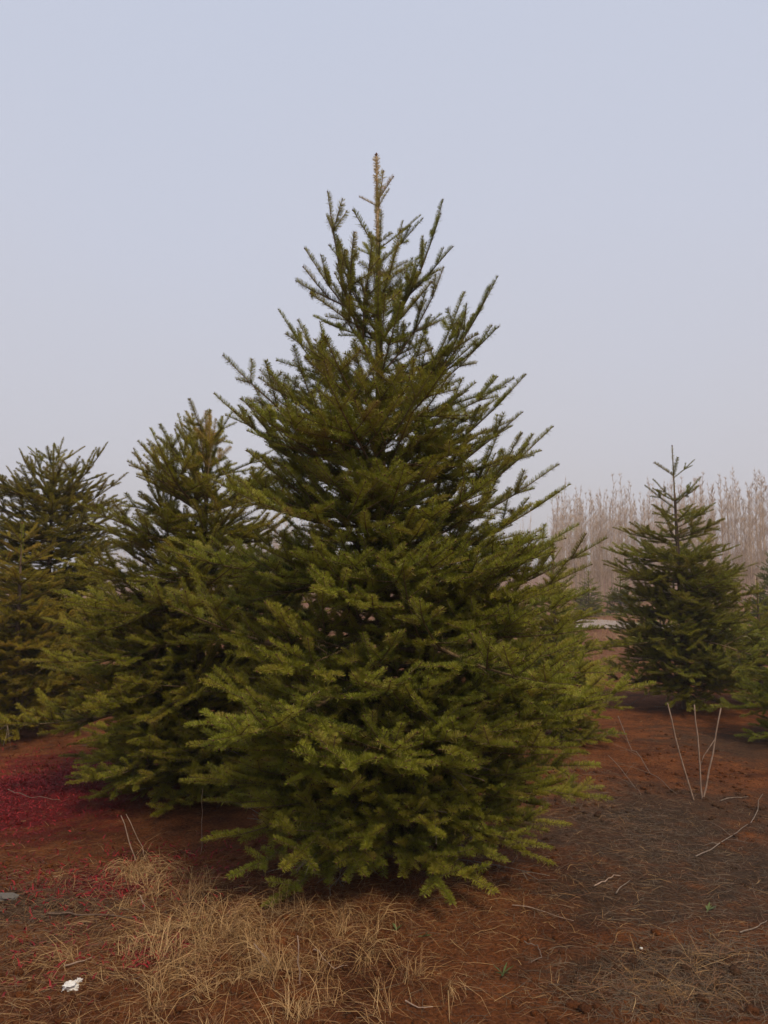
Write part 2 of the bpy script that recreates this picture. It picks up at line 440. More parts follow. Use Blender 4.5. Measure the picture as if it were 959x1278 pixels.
def lerp_tab(tab, x):
    return float(np.interp(x, [a for a, _ in tab], [b for _, b in tab]))
def trunk_mesh(H, r0, rng, lean=(0, 0), leader=.3, top_r=0.003):
    n = max(10, int(H / 0.14)); z = np.linspace(-0.08, H, n)
    wob = np.cumsum(np.array([[rng.gauss(0, .004), rng.gauss(0, .004)] for _ in range(n)]), 0); wob -= wob[0]
    t = np.clip(z / H, 0, 1)
    pts = np.stack([wob[:, 0] * (1 - t) + lean[0] * t, wob[:, 1] * (1 - t) + lean[1] * t, z], 1)
    rad = r0 * (1 - t) ** 0.9 + top_r + r0 * 0.5 * np.exp(-np.clip(z, 0, 9) / 0.07)
    k = int(np.searchsorted(z, H - leader * 1.7)) + 1
    tb = Tubes(); tb.add(pts[:k], rad[:k], 9)
    return tb.mesh('trunk', [M['bark']]), pts

def fir(label, base, H, profile, elev, seed, r0=0.055, manual=(), dead=0, color=(1, 1, 1), lean=(0, 0), whorl=0.30, per=6,
        zmin=0.18, fill=3, dry_top=0.0, name='fir_tree', group='planted fir trees', jitter=0.12, leader=0.34, skip=None, ztop=None, inner=0, thin=0.6, bare=1.0):
    rng = random.Random(seed); nr = np.random.RandomState(seed)
    b = Vector(base); b.z = gz(b.x, b.y)
    H = H - b.z - 0.012
    t = empty(name, b); tag(t, label, 'tree', group)
    tm, tp = trunk_mesh(H, r0, rng, lean, leader)
    tk = mesh_obj('trunk', tm, t)
    ax = lambda z: Vector((float(np.interp(z, tp[:, 2], tp[:, 0])), float(np.interp(z, tp[:, 2], tp[:, 1])), z))
    # leader: this year's and last year's growth, with needles all round
    segs = []
    lp = [ax(z) for z in np.linspace(H - leader * 1.7, H, 9)]
    lt = Tubes(); lt.add(lp, np.linspace(0.0125, 0.0045, 9) * (r0 / .06) ** .5, 7)
    lt.add([lp[-1] - Vector((0, 0, .004)), lp[-1] + Vector((0, 0, .008)), lp[-1] + Vector((0, 0, .018))], [.005, .009, .004], 5, mat=1)
    ld_ = mesh_obj('leader', lt.mesh('leader', [M['dry_twig'] if dry_top else M['twig'], M['bud']]), t)
    zs = np.linspace(H - leader * 1.9, H, 9)
    for i in range(8):
        a, c = np.array(ax(zs[i])), np.array(ax(zs[i + 1]))
        segs.append((a, c, np.array([0., -1, 0.2]), 1, True, (1.0 if i >= 4 else 0.88) if dry_top and i >= 2 else 0.6))
    nl = mesh_obj('needles', needles_mesh('leader_needles', segs, nr, 1.1 * bare, 0.027, 0.003), ld_)
    R = lambda z: lerp_tab(profile, z)
    for q in manual:
        tipl = Vector(q[1]) - b
        place_limb(t, ax(q[0]), tipl, q[2], rng, color=q[3] if len(q) > 3 else color)
    z = H - leader; k = 0; top_ok = ztop if ztop else H
    while z > zmin:
        n = per + rng.choice((-1, 0, 0, 1)) if k > 1 else 4
        if z / H > thin: n = max(4, int(n * .72))
        ph = rng.uniform(0, 6.28)
        items = [(z + rng.uniform(-.03, .03), ph + 6.283 * i / n + rng.gauss(0, 0.16), 1.0) for i in range(n)]
        items += [(z - whorl * rng.uniform(.25, .8), rng.uniform(0, 6.28), rng.uniform(.55, .85)) for _ in range(fill if z / H < thin else fill // 3)]
        if z / H < .62: items += [(z - whorl * rng.random(), rng.uniform(0, 6.28), rng.uniform(.3, .5)) for _ in range(inner)]
        for zb, az, sc_ in items:
            if zb < zmin * 0.7 or zb > top_ok: continue
            el = math.radians(elev_at(elev, zb / H) + rng.gauss(0, 5))
            L = 0.4
            for _ in range(6): L = R(max(0.05, zb + L * math.sin(el))) / max(0.25, math.cos(el))
            L *= sc_ * (1 + rng.gauss(0, jitter))
            L = min(max(L, 0.12), 1.75)
            tip = ax(zb) + Vector((math.cos(az) * math.cos(el), math.sin(az) * math.cos(el), math.sin(el))) * L
            if b.z + tip.z < 0.05: tip.z = 0.05 + rng.random() * .08 - b.z * 0
            if skip and skip(b + tip, az): continue
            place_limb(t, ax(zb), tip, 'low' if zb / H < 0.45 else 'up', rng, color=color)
        z -= whorl * rng.uniform(.85, 1.12); k += 1
    for i in range(dead):                                    # bare dead lower limbs
        zb = rng.uniform(0.05, 0.5); az = rng.uniform(0, 6.28); L = rng.uniform(.3, 1.0)
        d = Vector((math.cos(az), math.sin(az), rng.uniform(-.35, .2))); tb = Tubes()
        p = ax(zb); pts = [p.copy()]
        for q in range(6):
            d = (d + Vector((rng.gauss(0, .16), rng.gauss(0, .16), rng.gauss(-.03, .12)))).normalized()
            p = p + d * (L / 6); p.z = max(p.z, 0.02); pts.append(p.copy())
        tb.add(pts, np.linspace(0.0052, 0.0018, 7), 5)
        for _ in range(rng.randint(3, 6)):
            q = rng.randint(2, 5); s = pts[q]; dd = (d + Vector((rng.gauss(0, .7), rng.gauss(0, .7), rng.gauss(0, .3)))).normalized(); l = rng.uniform(.08, .3)
            mid = s + dd * l * .5 + Vector((0, 0, rng.gauss(0, .02))); e2 = s + dd * l; e2.z = max(e2.z, .02)
            tb.add([s, mid, e2], [0.003, 0.0022, 0.0013], 3)
        mesh_obj('dead_branch', tb.mesh('dead_branch', [M['dead']]), t)
    return t
def elev_at(tab, f): return lerp_tab(tab, f)
ELEV_MID = [(0.0, -16), (0.15, -8), (0.35, 2), (0.55, 12), (0.75, 24), (0.88, 38), (1.0, 55)]
ELEV_FLAT = [(0.0, -16), (0.15, -8), (0.35, 0), (0.55, 7), (0.75, 16), (0.88, 30), (1.0, 50)]
ELEV = [(0.0, -16), (0.12, -8), (0.3, 3), (0.5, 13), (0.7, 26), (0.85, 42), (1.0, 60)]

# --- the big fir in the middle
TB = T_MAIN; DY = TB.y
def mt(px, py, off=0.0): return at_depth(px, py, DY + off)
H_MAIN = mt(470, 192).z
def bz(py): return mt(478, py).z
DRY = (1.75, 1.55, 4.5)
MAN = [(bz(480), mt(409, 240, -.10), 'up'), (bz(440), mt(553, 250, .05), 'up'), (bz(440), mt(381, 311, -.12), 'up'),
       (bz(325), mt(441, 263, -.05), 'up'), (bz(322), mt(525, 269, -.05), 'up'), (bz(400), mt(500, 288, -.2), 'up'), (bz(420), mt(462, 290, -.2), 'up'),
       (bz(430), mt(415, 289, .1), 'up'), (bz(480), mt(554, 334, -.1), 'up'),
       (bz(560), mt(621, 346, 0), 'up'), (bz(545), mt(602, 428, -.1), 'up'), (bz(560), mt(580, 365, .2), 'up'), (bz(545), mt(348, 387, .05), 'up'),
       (bz(560), mt(372, 400, -.2), 'up'), (bz(600), mt(279, 444, 0), 'up'), (bz(595), mt(335, 463, -.25), 'up'), (bz(640), mt(268, 492, .1), 'up'),
       (bz(625), mt(656, 468, 0), 'up'), (bz(640), mt(652, 515, -.15), 'up'), (bz(620), mt(572, 492, -.3), 'up'),
       (bz(690), mt(690, 533, .0), 'up'), (bz(700), mt(697, 580, -.2), 'up'), (bz(730), mt(711, 605, .1), 'up'), (bz(790), mt(757, 672, -.1), 'up'),
       (bz(530), mt(425, 545, -.85), 'up'), (bz(600), mt(458, 515, -.75), 'up'), (bz(660), mt(300, 600, -.2), 'up'),
       (bz(860), mt(160, 728, -.7), 'low'), (bz(900), mt(817, 853, -.35), 'low'), (bz(930), mt(775, 915, -.2), 'low'),
       (bz(985), mt(712, 1030, -.55), 'low'), (bz(990), mt(690, 1060, -.75), 'low'), (bz(1000), mt(565, 1128, -.95), 'low'), (bz(1000), mt(330, 1132, -.85), 'low'),
       (bz(985), mt(255, 1000, -.6), 'low'), (bz(960), mt(420, 990, -1.2), 'low'), (bz(930), mt(500, 930, -1.35), 'low'),
       (bz(1010), mt(520, 1085, -.75), 'low'),
       (bz(905), mt(775, 872, -.1), 'low'), (bz(950), mt(748, 955, -.3), 'low'), (bz(880), mt(770, 820, .1), 'low'), (bz(830), mt(742, 735, -.2), 'low'),
       (bz(960), mt(690, 960, -.6), 'low'), (bz(940), mt(640, 920, -.9), 'low'), (bz(990), mt(400, 1075, -.7), 'low'), (bz(980), mt(300, 1050, -.6), 'low'), (bz(900), mt(250, 850, -.8), 'low'), (bz(930), mt(262, 930, -.8), 'low'),
       (bz(985), mt(252, 1050, -.7), 'low'), (bz(995), mt(285, 1095, -.75), 'low'), (bz(970), mt(240, 970, -.5), 'low'),
       (bz(500), mt(468, 415, -.33), 'up'), (bz(560), mt(452, 462, -.45), 'up'), (bz(570), mt(497, 470, -.45), 'up'), (bz(600), mt(432, 505, -.6), 'up'), (bz(610), mt(515, 515, -.6), 'up'),
       (bz(650), mt(470, 575, -.9), 'up'), (bz(540), mt(425, 450, -.25), 'up'), (bz(520), mt(520, 440, -.3), 'up'), (bz(660), mt(540, 570, -.7), 'up'), (bz(660), mt(395, 575, -.75), 'up'),
       (bz(730), mt(430, 692, -.95), 'up'), (bz(740), mt(505, 700, -1.0), 'up'), (bz(730), mt(365, 690, -.8), 'up'), (bz(735), mt(565, 690, -.8), 'up'), (bz(740), mt(630, 690, -.5), 'up'), (bz(740), mt(320, 680, -.4), 'up'),
       (bz(770), mt(465, 745, -1.1), 'low'), (bz(690), mt(455, 640, -.9), 'up'), (bz(700), mt(530, 650, -.8), 'up'), (bz(690), mt(390, 645, -.7), 'up'),
       (bz(900), mt(735, 890, -.5), 'low'), (bz(930), mt(720, 940, -.6), 'low'), (bz(880), mt(700, 850, -.8), 'low'),
       (bz(790), mt(738, 705, -.2), 'up'), (bz(760), mt(722, 655, .1), 'up'), (bz(800), mt(700, 730, -.5), 'up'), (bz(780), mt(690, 680, -.4), 'up'),
       (bz(278), mt(479, 214, -.03), 'up', DRY), (bz(262), mt(491, 221, .02), 'up', DRY), (bz(268), mt(449, 246, .0), 'up', DRY), (bz(270), mt(486, 236, -.04), 'up', DRY)]
rf = random.Random(5)
for i in range(26):                                          # dense low skirt towards the viewer
    a = math.radians(-90 + rf.uniform(-78, 78)); zb = rf.uniform(.34, .82); Lh = rf.uniform(.75, 1.32) * (1 - .25 * (zb < .45))
    MAN.append((zb, Vector((TB.x + math.cos(a) * Lh, TB.y + math.sin(a) * Lh, max(.10, zb * 1.06 - .05 + rf.uniform(-.2, .12)))), 'low'))
def stray(p, az):                                            # limbs that would poke out of the crown's outline
    d = p - Vector((0, 0, CAM_Z)); fw = d.y * CP + d.z * SP; px = W_PX / 2 + F_PX * d.x / fw; py = H_PX / 2 - F_PX * (d.z * CP - d.y * SP) / fw
    hi = lerp_tab([(250, 545), (350, 612), (430, 600), (470, 650), (535, 688), (605, 708), (680, 752), (850, 790), (1000, 760)], py)
    lo = lerp_tab([(240, 410), (311, 388), (387, 355), (445, 288), (492, 276), (560, 262), (700, 175), (1000, 230)], py)
    return px > hi or px < lo
PROF_MAIN = [(0, 1.0), (0.3, 1.2), (0.6, 1.38), (1.0, 1.45), (1.4, 1.38), (1.8, 1.28), (2.2, 1.08), (2.6, .84), (3.0, .6), (3.4, .38), (3.8, .22), (4.1, .14), (4.5, .08)]
fir('large full fir standing in the middle, with a dry straw coloured tip', TB, H_MAIN, PROF_MAIN, ELEV, 11, r0=0.06, manual=MAN, dead=46,
    lean=(mt(470, 192).x - TB.x, 0), dry_top=1.0, per=8, fill=5, leader=0.42, jitter=0.1, whorl=0.28, zmin=0.45, inner=5, ztop=H_MAIN - 0.75, skip=stray)

# --- second fir, close behind on the left
B2 = on_ground(245, 980); H2 = at_depth(262, 512, B2.y).z
def m2(px, py, off=0.0): return at_depth(px, py, B2.y + off)
def b2z(py): return m2(250, py).z
DRY2 = (1.2, .85, 1.1)
MAN2 = [(b2z(640), m2(188, 535), 'up'), (b2z(610), m2(222, 517, .1), 'up'), (b2z(620), m2(218, 536, -.1), 'up'), (b2z(600), m2(240, 517, .1), 'up'),
        (b2z(700), m2(167, 560, .0), 'up'), (b2z(600), m2(278, 520, .1), 'up'), (b2z(640), m2(203, 580, -.2), 'up'), (b2z(720), m2(193, 572, .1), 'up'),
        (b2z(600), m2(262, 518, -.05), 'up', DRY2), (b2z(590), m2(250, 525, -.1), 'up', DRY2), (b2z(585), m2(270, 523, -.05), 'up', DRY2), (b2z(570), m2(257, 513, .05), 'up', DRY2),
        (b2z(900), m2(130, 985, -.5), 'low'), (b2z(905), m2(190, 1003, -.65), 'low'), (b2z(900), m2(240, 1003, -.7), 'low'), (b2z(890), m2(85, 930, -.3), 'low'), (b2z(905), m2(285, 1005, -.6), 'low'),
        (b2z(880), m2(160, 960, -.8), 'low'), (b2z(870), m2(215, 950, -1.0), 'low'), (b2z(880), m2(100, 960, -.2), 'low'), (b2z(850), m2(150, 900, -.9), 'low'), (b2z(915), m2(165, 1000, -.4), 'low'),
        (b2z(860), m2(65, 880, -.2), 'low'), (b2z(830), m2(75, 800, 0), 'low')]
PROF2 = [(0, 1.0), (0.25, 1.2), (0.6, 1.32), (1.0, 1.32), (1.4, 1.26), (1.8, 1.1), (2.2, .95), (2.6, .7), (2.9, .4), (3.3, .1)]
fir('broad fir with brownish dry top close behind the large fir, on its left', B2, H2, PROF2, ELEV_MID, 23, r0=0.05, manual=MAN2, dead=14,
    lean=(at_depth(262, 512, B2.y).x - B2.x, 0), dry_top=1.0, zmin=.12, inner=3, thin=.8, color=(.98, .92, .85), per=9, fill=7, leader=0.3, whorl=0.25)

# --- far left fir with the twin tips, and a lower brownish one before it
B3 = on_ground(55, 893); H3 = at_depth(74, 553, B3.y).z
def m3(px, py, off=0.0): return at_depth(px, py, B3.y + off)
MAN3 = [(H3 - .35, m3(80, 546), 'up'), (H3 - .75, m3(24, 560), 'up'), (H3 - .8, m3(135, 552), 'up'), (H3 - .9, m3(8, 582), 'up'), (H3 - 1.0, m3(160, 590), 'up'),
        (H3 - .9, m3(118, 562, -.2), 'up'), (H3 - .7, m3(45, 560, .2), 'up'), (H3 - .7, m3(100, 570, -.2), 'up')]
PROF3 = [(0, .8), (0.4, 1.0), (0.9, 1.05), (1.5, 1.05), (2.1, 1.05), (2.6, .98), (2.9, .75), (3.1, .45), (3.5, .12)]
fir('fir with two short bare tips at the left edge', B3, H3, PROF3, ELEV_FLAT, 37, r0=0.05, manual=MAN3, color=(.92, .82, .72), per=9, fill=7, leader=0.3, whorl=0.22, inner=4, thin=.9)
B4 = at_depth(22, 800, 8.6); B4.z = 0
PROF4 = [(0, .7), (0.5, .95), (1.0, .9), (1.5, .7), (2.0, .4), (2.4, .15)]
fir('lower fir in front of the twin tipped one', B4, 2.25, PROF4, ELEV_FLAT, 41, r0=0.04, color=(1.02, .82, .68), per=8, fill=6, leader=0.22, dead=8, inner=5, thin=.8, whorl=.24)

# --- right-hand fir
B5 = on_ground(858, 887); H5 = at_depth(839, 556, B5.y).z
def m5(px, py, off=0.0): return at_depth(px, py, B5.y + off)
MAN5 = [(H5 - .42, m5(817, 578), 'up'), (H5 - .45, m5(867, 574), 'up'), (H5 - .42, m5(846, 571, -.1), 'up'), (H5 - .8, m5(875, 596), 'up'), (H5 - .75, m5(815, 598), 'up'),
        (H5 - .85, m5(805, 606), 'up'), (H5 - 1.1, m5(893, 628), 'up'), (H5 - 1.2, m5(905, 648), 'up'), (H5 - 1.35, m5(786, 652), 'up'), (H5 - 1.5, m5(924, 680), 'up'),
        (H5 - 1.5, m5(775, 690), 'up')]
PROF5 = [(0, 1.0), (0.4, 1.12), (0.8, 1.14), (1.3, 1.06), (1.8, .93), (2.2, .72), (2.6, .42), (2.9, .26), (3.2, .12), (3.6, .06)]
fir('slender fir with a thin bare leader standing alone at right before the bare trees', B5, H5, PROF5, ELEV_MID, 53, r0=0.05, color=(.88, .86, .78), manual=MAN5,
    lean=(at_depth(839, 556, B5.y).x - B5.x, 0), per=9, fill=7, leader=0.44, whorl=0.25, dead=10, inner=3, bare=.3, zmin=0.3, ztop=H5 - .75)

# --- smaller ones around
def small(label, px, py, Y, ptop, rad, seed, color=(1, 1, 1), per=7, fill=5, zmin=0.12):
    p = at_depth(px, py, Y); p.z = 0; H = at_depth(px, ptop, Y).z
    pr = [(0, rad * .8), (H * .2, rad), (H * .45, rad * .85), (H * .7, rad * .5), (H * .9, rad * .2), (H * 1.1, .06)]
    return fir(label, p, H, pr, ELEV, seed, r0=0.035, color=color, per=per, fill=fill, leader=0.2, whorl=0.25, zmin=zmin, inner=3, thin=.8, bare=.5)
small('pale green fir peeking out behind the right side of the large fir', 692, 760, 8.4, 672, .8, 61, (1.05, 1.02, .9), 9, 7)
small('low fir cut off by the right edge of the photo', 1012, 800, 8.2, 690, .9, 67, (.85, .9, .8), 9, 7)
small('dark bushy fir between the slender fir and the right edge', 948, 800, 10.6, 722, .85, 107, (.85, .9, .8), 8, 6)
small('dark low fir behind and right of the slender fir', 908, 800, 12.6, 742, .85, 71, (.8, .9, .85))
small('dark distant fir at the right edge against the bare trees', 962, 720, 24, 688, 1.1, 73, (.55, .7, .75), 6, 3)
small('small distant fir between the large fir and the slender fir', 735, 740, 39, 713, 1.3, 79, (.85, .9, .8), 6, 3)
small('tiny distant fir to the left of the slender fir', 775, 745, 41, 716, 1.3, 83, (.75, .85, .8), 6, 3)
small('dark low fir hidden behind the right half of the large fir', 690, 790, 14, 700, .9, 97, (.8, .9, .8), 6, 4)
small('small fir behind the foot of the slender fir', 825, 790, 17, 738, .9, 101, (.8, .9, .8), 6, 4)
small('small yellow tinged fir right of the slender fir, by the track', 893, 780, 21, 742, .9, 103, (1.15, 1., .8), 6, 3)

# ------------------------------------------------------------------ bare trees far behind
def bare_tree(seed, H, detail=1.0):
    r = random.Random(seed); tb = Tubes()
    n = 9; pts = [Vector((0, 0, -.2))]
    for i in range(n): pts.append(Vector((r.gauss(0, .009) * i, r.gauss(0, .009) * i, H * (i + 1) / n)))
    P = np.array(pts)
    tb.add(P, np.linspace(.05, .006, n + 1), 5, tint=.6)
    for i in range(int(80 * detail)):
        f = r.uniform(.12, .97); z = f * H; L = (1 - f) * 1.7 + .12; L *= r.uniform(.6, 1.2)
        az = r.uniform(0, 6.28); el = math.radians(r.uniform(35, 66))
        s = Vector([float(np.interp(z, P[:, 2], P[:, k])) for k in range(3)])
        d = Vector((math.cos(az) * math.cos(el), math.sin(az) * math.cos(el), math.sin(el)))
        m = s + d * L * .5; e_ = m + (d + Vector((0, 0, .35))).normalized() * L * .5
        tb.add([s, m, e_], [.013, .009, .005], 3, cap=False)
        for q in range(int(9 * detail)):
            g_ = r.uniform(.2, 1); b_ = s.lerp(e_, g_)
            dd = (d + Vector((r.gauss(0, .5), r.gauss(0, .5), r.gauss(.2, .3)))).normalized(); l = r.uniform(.15, .5) * min(1, L + .2)
            tb.add([b_, b_ + dd * l], [.006, .0035], 3, cap=False)
    return tb.mesh('bare_tree', [M['poplar']])
pop = [bare_tree(i, 10.5 + .5 * (i % 3)) for i in range(6)]
r = random.Random(8)
def row_depth(x): return 96 - x * 1.1                        # the row comes nearer to the right
count = 0
for row in range(6):
    x = -32.0
    while x < 46:
        Y = row_depth(x) + row * 3.2 + r.uniform(-.9, .9)
        px = W_PX / 2 + F_PX * x / Y
        seen = (690 < px < 1010) or (40 < px < 400 and row < 2)
        if seen and count < 290 and Y > 45:
            o = mesh_obj('bare_tree', r.choice(pop)); o.location = (x, Y, gz(x, Y)); o.rotation_euler.z = r.uniform(0, 6.28)
            s = r.uniform(.86, 1.04); o.scale = (s, s, s)
            tag(o, 'leafless pale trunked tree in the far row beyond the firs', 'tree', 'bare trees of the far wood'); count += 1
        x += r.uniform(.4, .85)
# the rest of the wood, too far to tell apart
lowm = [bare_tree(40 + i, 10.5, .4) for i in range(3)]
lv = []
for me in lowm:
    v = np.empty(len(me.vertices) * 3, np.float32); me.vertices.foreach_get('co', v)
    me.calc_loop_triangles(); f = np.empty(len(me.loop_triangles) * 3, np.int32); me.loop_triangles.foreach_get('vertices', f)
    lv.append((v.reshape(-1, 3), f.reshape(-1, 3)))
V = []; Fc = []; n = 0
for i in range(620):
    x = r.uniform(-75, 75); Y = row_depth(min(x, 46)) + (20 + r.uniform(0, 22) if i < 380 else r.uniform(-4, 20))
    v, f = lv[r.randrange(3)]; a = r.uniform(0, 6.28); s = r.uniform(.8, 1.08) if i < 380 else r.uniform(.18, .4)
    R2 = np.array([[math.cos(a), -math.sin(a), 0], [math.sin(a), math.cos(a), 0], [0, 0, 1]])
    V.append((v @ R2.T) * s + np.array([x, Y, 0])); Fc.append(f + n); n += len(v)
o = mesh_obj('distant_wood', mesh_np('distant_wood', np.concatenate(V), np.concatenate(Fc), [M['poplar']]))
tag(o, 'mass of far leafless trees behind the front row', 'wood', kind='stuff')

# ------------------------------------------------------------------ dead grass, litter and twigs on the ground
def blades(name, P, length, lift, curl, width, tint, rng, mat, label, cat, heading=None, nseg=3):
    """bent ribbons rooted at P (n,2)."""
    n = len(P); z = ground_z(P[:, 0], P[:, 1])
    az = rng.rand(n) * 6.283 if heading is None else heading
    el = lift; base = np.stack([P[:, 0], P[:, 1], z + 0.001], 1)
    pts = [base]; p = base; e_ = el.copy(); a = az.copy()
    for k in range(nseg):
        d = np.stack([np.cos(a) * np.cos(e_), np.sin(a) * np.cos(e_), np.sin(e_)], 1)
        p = p + d * (length / nseg)[:, None]
        gzz = ground_z(p[:, 0], p[:, 1]) + 0.003; p[:, 2] = np.maximum(p[:, 2], gzz)
        pts.append(p.copy()); e_ = e_ - curl * rng.uniform(.5, 1.5, n); a = a + rng.normal(0, .3, n)
    pts = np.stack(pts, 1)                                   # n, nseg+1, 3
    side = np.stack([-np.sin(az), np.cos(az), rng.normal(0, .5, n)], 1); side = norm(side)
    w = width[:, None, None] * np.linspace(1, .35, nseg + 1)[None, :, None] * side[:, None, :] * .5
    V = np.stack([pts - w, pts + w], 2).reshape(n, -1, 3)    # per blade 2*(nseg+1)
    k = 2 * (nseg + 1); off = np.arange(n)[:, None] * k
    f = np.concatenate([off + np.array([2 * i, 2 * i + 1, 2 * i + 3, 2 * i + 2])[None] for i in range(nseg)], 0)
    me = mesh_np(name, V.reshape(-1, 3), f, [mat], {'tint': np.repeat(tint, k)})
    o = mesh_obj(name, me); tag(o, label, cat, kind='stuff'); return o
def scatter(rng, n, spots, bounds=None):
    """gaussian spots (px, py, spread x, spread y, weight) -> ground points"""
    w = np.array([s[4] for s in spots], float); k = rng.choice(len(spots), n, p=w / w.sum())
    c = np.array([[*on_ground(s[0], s[1]).xy, s[2], s[3]] for s in spots])[k]
    return np.stack([c[:, 0] + rng.normal(0, 1, n) * c[:, 2], c[:, 1] + rng.normal(0, 1, n) * c[:, 3]], 1)
R0 = np.random.RandomState(77)
TUS = [(330, 1215, .25, .16, 5), (250, 1180, .22, .2, 4), (200, 1110, .16, .2, 3.5), (185, 1080, .08, .14, 2.2), (420, 1180, .16, .14, 1.5), (290, 1265, .35, .12, 3), (450, 1225, .12, .08, 1)]
def tufts(rng, k, per, spots, spread):
    c = scatter(rng, k, spots); hd = rng.rand(k) * 6.283; i = np.repeat(np.arange(k), per); m = k * per
    return c[i] + rng.normal(0, spread, (m, 2)), hd[i] + rng.normal(0, .9, m), m, rng.normal(0, .1, k)[i]
P, hd, n, dt = tufts(R0, 115, 30, TUS, .024)
blades('straw_tussock', P, R0.uniform(.08, .36, n), R0.uniform(.03, 1.2, n), R0.uniform(.35, 1.1, n), R0.uniform(.0009, .0026, n), np.clip(R0.normal(.77, .17, n) + dt, .1, 1), R0, M['straw'],
       'tufts of golden dead grass bent over at lower left', 'dead grass', hd, 4)
n = 9500; P = scatter(R0, n, [(300, 1200, .8, .5, 4), (130, 1180, .55, .4, 3), (60, 1250, .4, .25, 1.5), (480, 1150, .4, .3, 1.2), (560, 1130, .5, .25, 1), (100, 1110, .5, .4, 1.6), (640, 1090, .45, .3, .6), (440, 1120, .5, .2, .8)])
blades('dead_grass', P, R0.uniform(.02, .19, n) , R0.uniform(0, .35, n), R0.uniform(.1, .6, n), R0.uniform(.0009, .0024, n), np.clip(R0.normal(.55, .2, n), .05, 1), R0, M['straw'],
       'thin brown dead grass lying over the red soil at left', 'dead grass')
n = 10000; P = scatter(R0, n, [(800, 1040, .5, .5, 3), (850, 1120, .5, .4, 2), (900, 1225, .35, .16, 2.2), (820, 1262, .3, .1, 1.2), (900, 1190, .3, .12, .8), (740, 1010, .25, .4, 1), (40, 1140, .35, .3, 1.5), (720, 960, .2, .3, .6)])
blades('grey_litter', P, R0.uniform(.03, .16, n), R0.uniform(0, .25, n), R0.uniform(.1, .5, n), R0.uniform(.0012, .003, n), np.clip(R0.normal(.2, .13, n) + (R0.rand(n) < .1) * .4, 0, 1), R0, M['straw'],
       'greyish rotted grass litter on the dark soil at right', 'litter')
P, hd, n, dt = tufts(R0, 40, 14, [(820, 1250, .14, .07, 2), (900, 1215, .18, .06, 1.4), (860, 1255, .12, .05, 1)], .02)
blades('pale_straw', P, R0.uniform(.05, .2, n), R0.uniform(0, .5, n), R0.uniform(.1, .5, n), R0.uniform(.001, .0024, n), np.clip(R0.normal(.5, .22, n), 0, 1), R0, M['straw'],
       'sparse pale straw at the lower right corner', 'dead grass')
# thin scatter everywhere near
n = 9000; P = np.stack([R0.uniform(-3.6, 3.6, n), R0.uniform(2.4, 9.5, n)], 1)
blades('needle_litter', P, R0.uniform(.015, .09, n), R0.uniform(0, .2, n), R0.uniform(.1, .5, n), R0.uniform(.0012, .0028, n), np.clip(R0.normal(.42, .2, n), 0, 1), R0, M['straw'],
       'fine reddish needle and straw litter over the soil', 'litter', nseg=2)
n = 7000; P = scatter(R0, n, [(30, 980, .5, .8, 4), (230, 1062, .35, .2, .3), (130, 1105, .4, .25, .9), (190, 1205, .09, .07, .2), (60, 1200, .3, .2, .3)])
blades('red_ground_cover', P, R0.uniform(.012, .04, n), R0.uniform(.1, 1.0, n), R0.uniform(.1, .8, n), R0.uniform(.005, .012, n), np.clip(R0.normal(.4, .22, n), 0, 1), R0, M['leaf_red'],
       'crimson low ground cover along the left edge', 'ground cover', nseg=2)
n = 5000; P = np.stack([R0.uniform(3, 17, n), R0.uniform(17, 36, n)], 1)
blades('field_grass', P, R0.uniform(.15, .5, n), R0.uniform(.5, 1.3, n), R0.uniform(.1, .5, n), R0.uniform(.004, .010, n), np.clip(R0.normal(.8, .13, n), 0, 1), R0, M['straw'],
       'dry yellow grass between the far firs', 'dead grass')
n = 1600; P = scatter(R0, n, [(40, 890, .35, .35, 1), (760, 830, .3, .4, 1)])
blades('rusty_grass', P, R0.uniform(.1, .34, n), R0.uniform(.3, 1.2, n), R0.uniform(.1, .6, n), R0.uniform(.002, .005, n), np.clip(R0.normal(.55, .1, n), 0, 1), R0, M['straw'],
       'rusty dry grass under the left edge firs', 'dead grass')

# crumbs and clods of soil, half sunk
def clods():
    rng = np.random.RandomState(9); n = 13000
    P = np.stack([rng.uniform(-3.2, 3.2, n), 2.5 + rng.rand(n) ** 1.4 * 6.5], 1)
    dens = fbm(P[:, 0], P[:, 1], 33, ((.8, 1.), (2., .6))); P = P[dens + rng.normal(0, .4, n) > -.1]; n = len(P)
    t = (1 + 5 ** .5) / 2
    iv = norm(np.array([(-1, t, 0), (1, t, 0), (-1, -t, 0), (1, -t, 0), (0, -1, t), (0, 1, t), (0, -1, -t), (0, 1, -t), (t, 0, -1), (t, 0, 1), (-t, 0, -1), (-t, 0, 1)], float))
    fi = np.array([(0, 11, 5), (0, 5, 1), (0, 1, 7), (0, 7, 10), (0, 10, 11), (1, 5, 9), (5, 11, 4), (11, 10, 2), (10, 7, 6), (7, 1, 8), (3, 9, 4), (3, 4, 2), (3, 2, 6), (3, 6, 8), (3, 8, 9), (4, 9, 5), (2, 4, 11), (6, 2, 10), (8, 6, 7), (9, 8, 1)])
    sz = .003 + .026 * rng.rand(n) ** 4.5
    V = iv[None] * sz[:, None, None] * rng.uniform(.55, 1.25, (n, 12, 1)) * np.array([1.1, 1.1, .7])
    V = V + np.stack([P[:, 0], P[:, 1], ground_z(P[:, 0], P[:, 1])], 1)[:, None] + np.array([0, 0, 1])[None, None] * (sz * .15)[:, None, None]
    f = (fi[None] + 12 * np.arange(n)[:, None, None]).reshape(-1, 3)
    o = mesh_obj('soil_clods', mesh_np('soil_clods', V.reshape(-1, 3), f, [SOIL])); tag(o, 'small clods and crumbs of red soil', 'soil', kind='stuff')
clods()
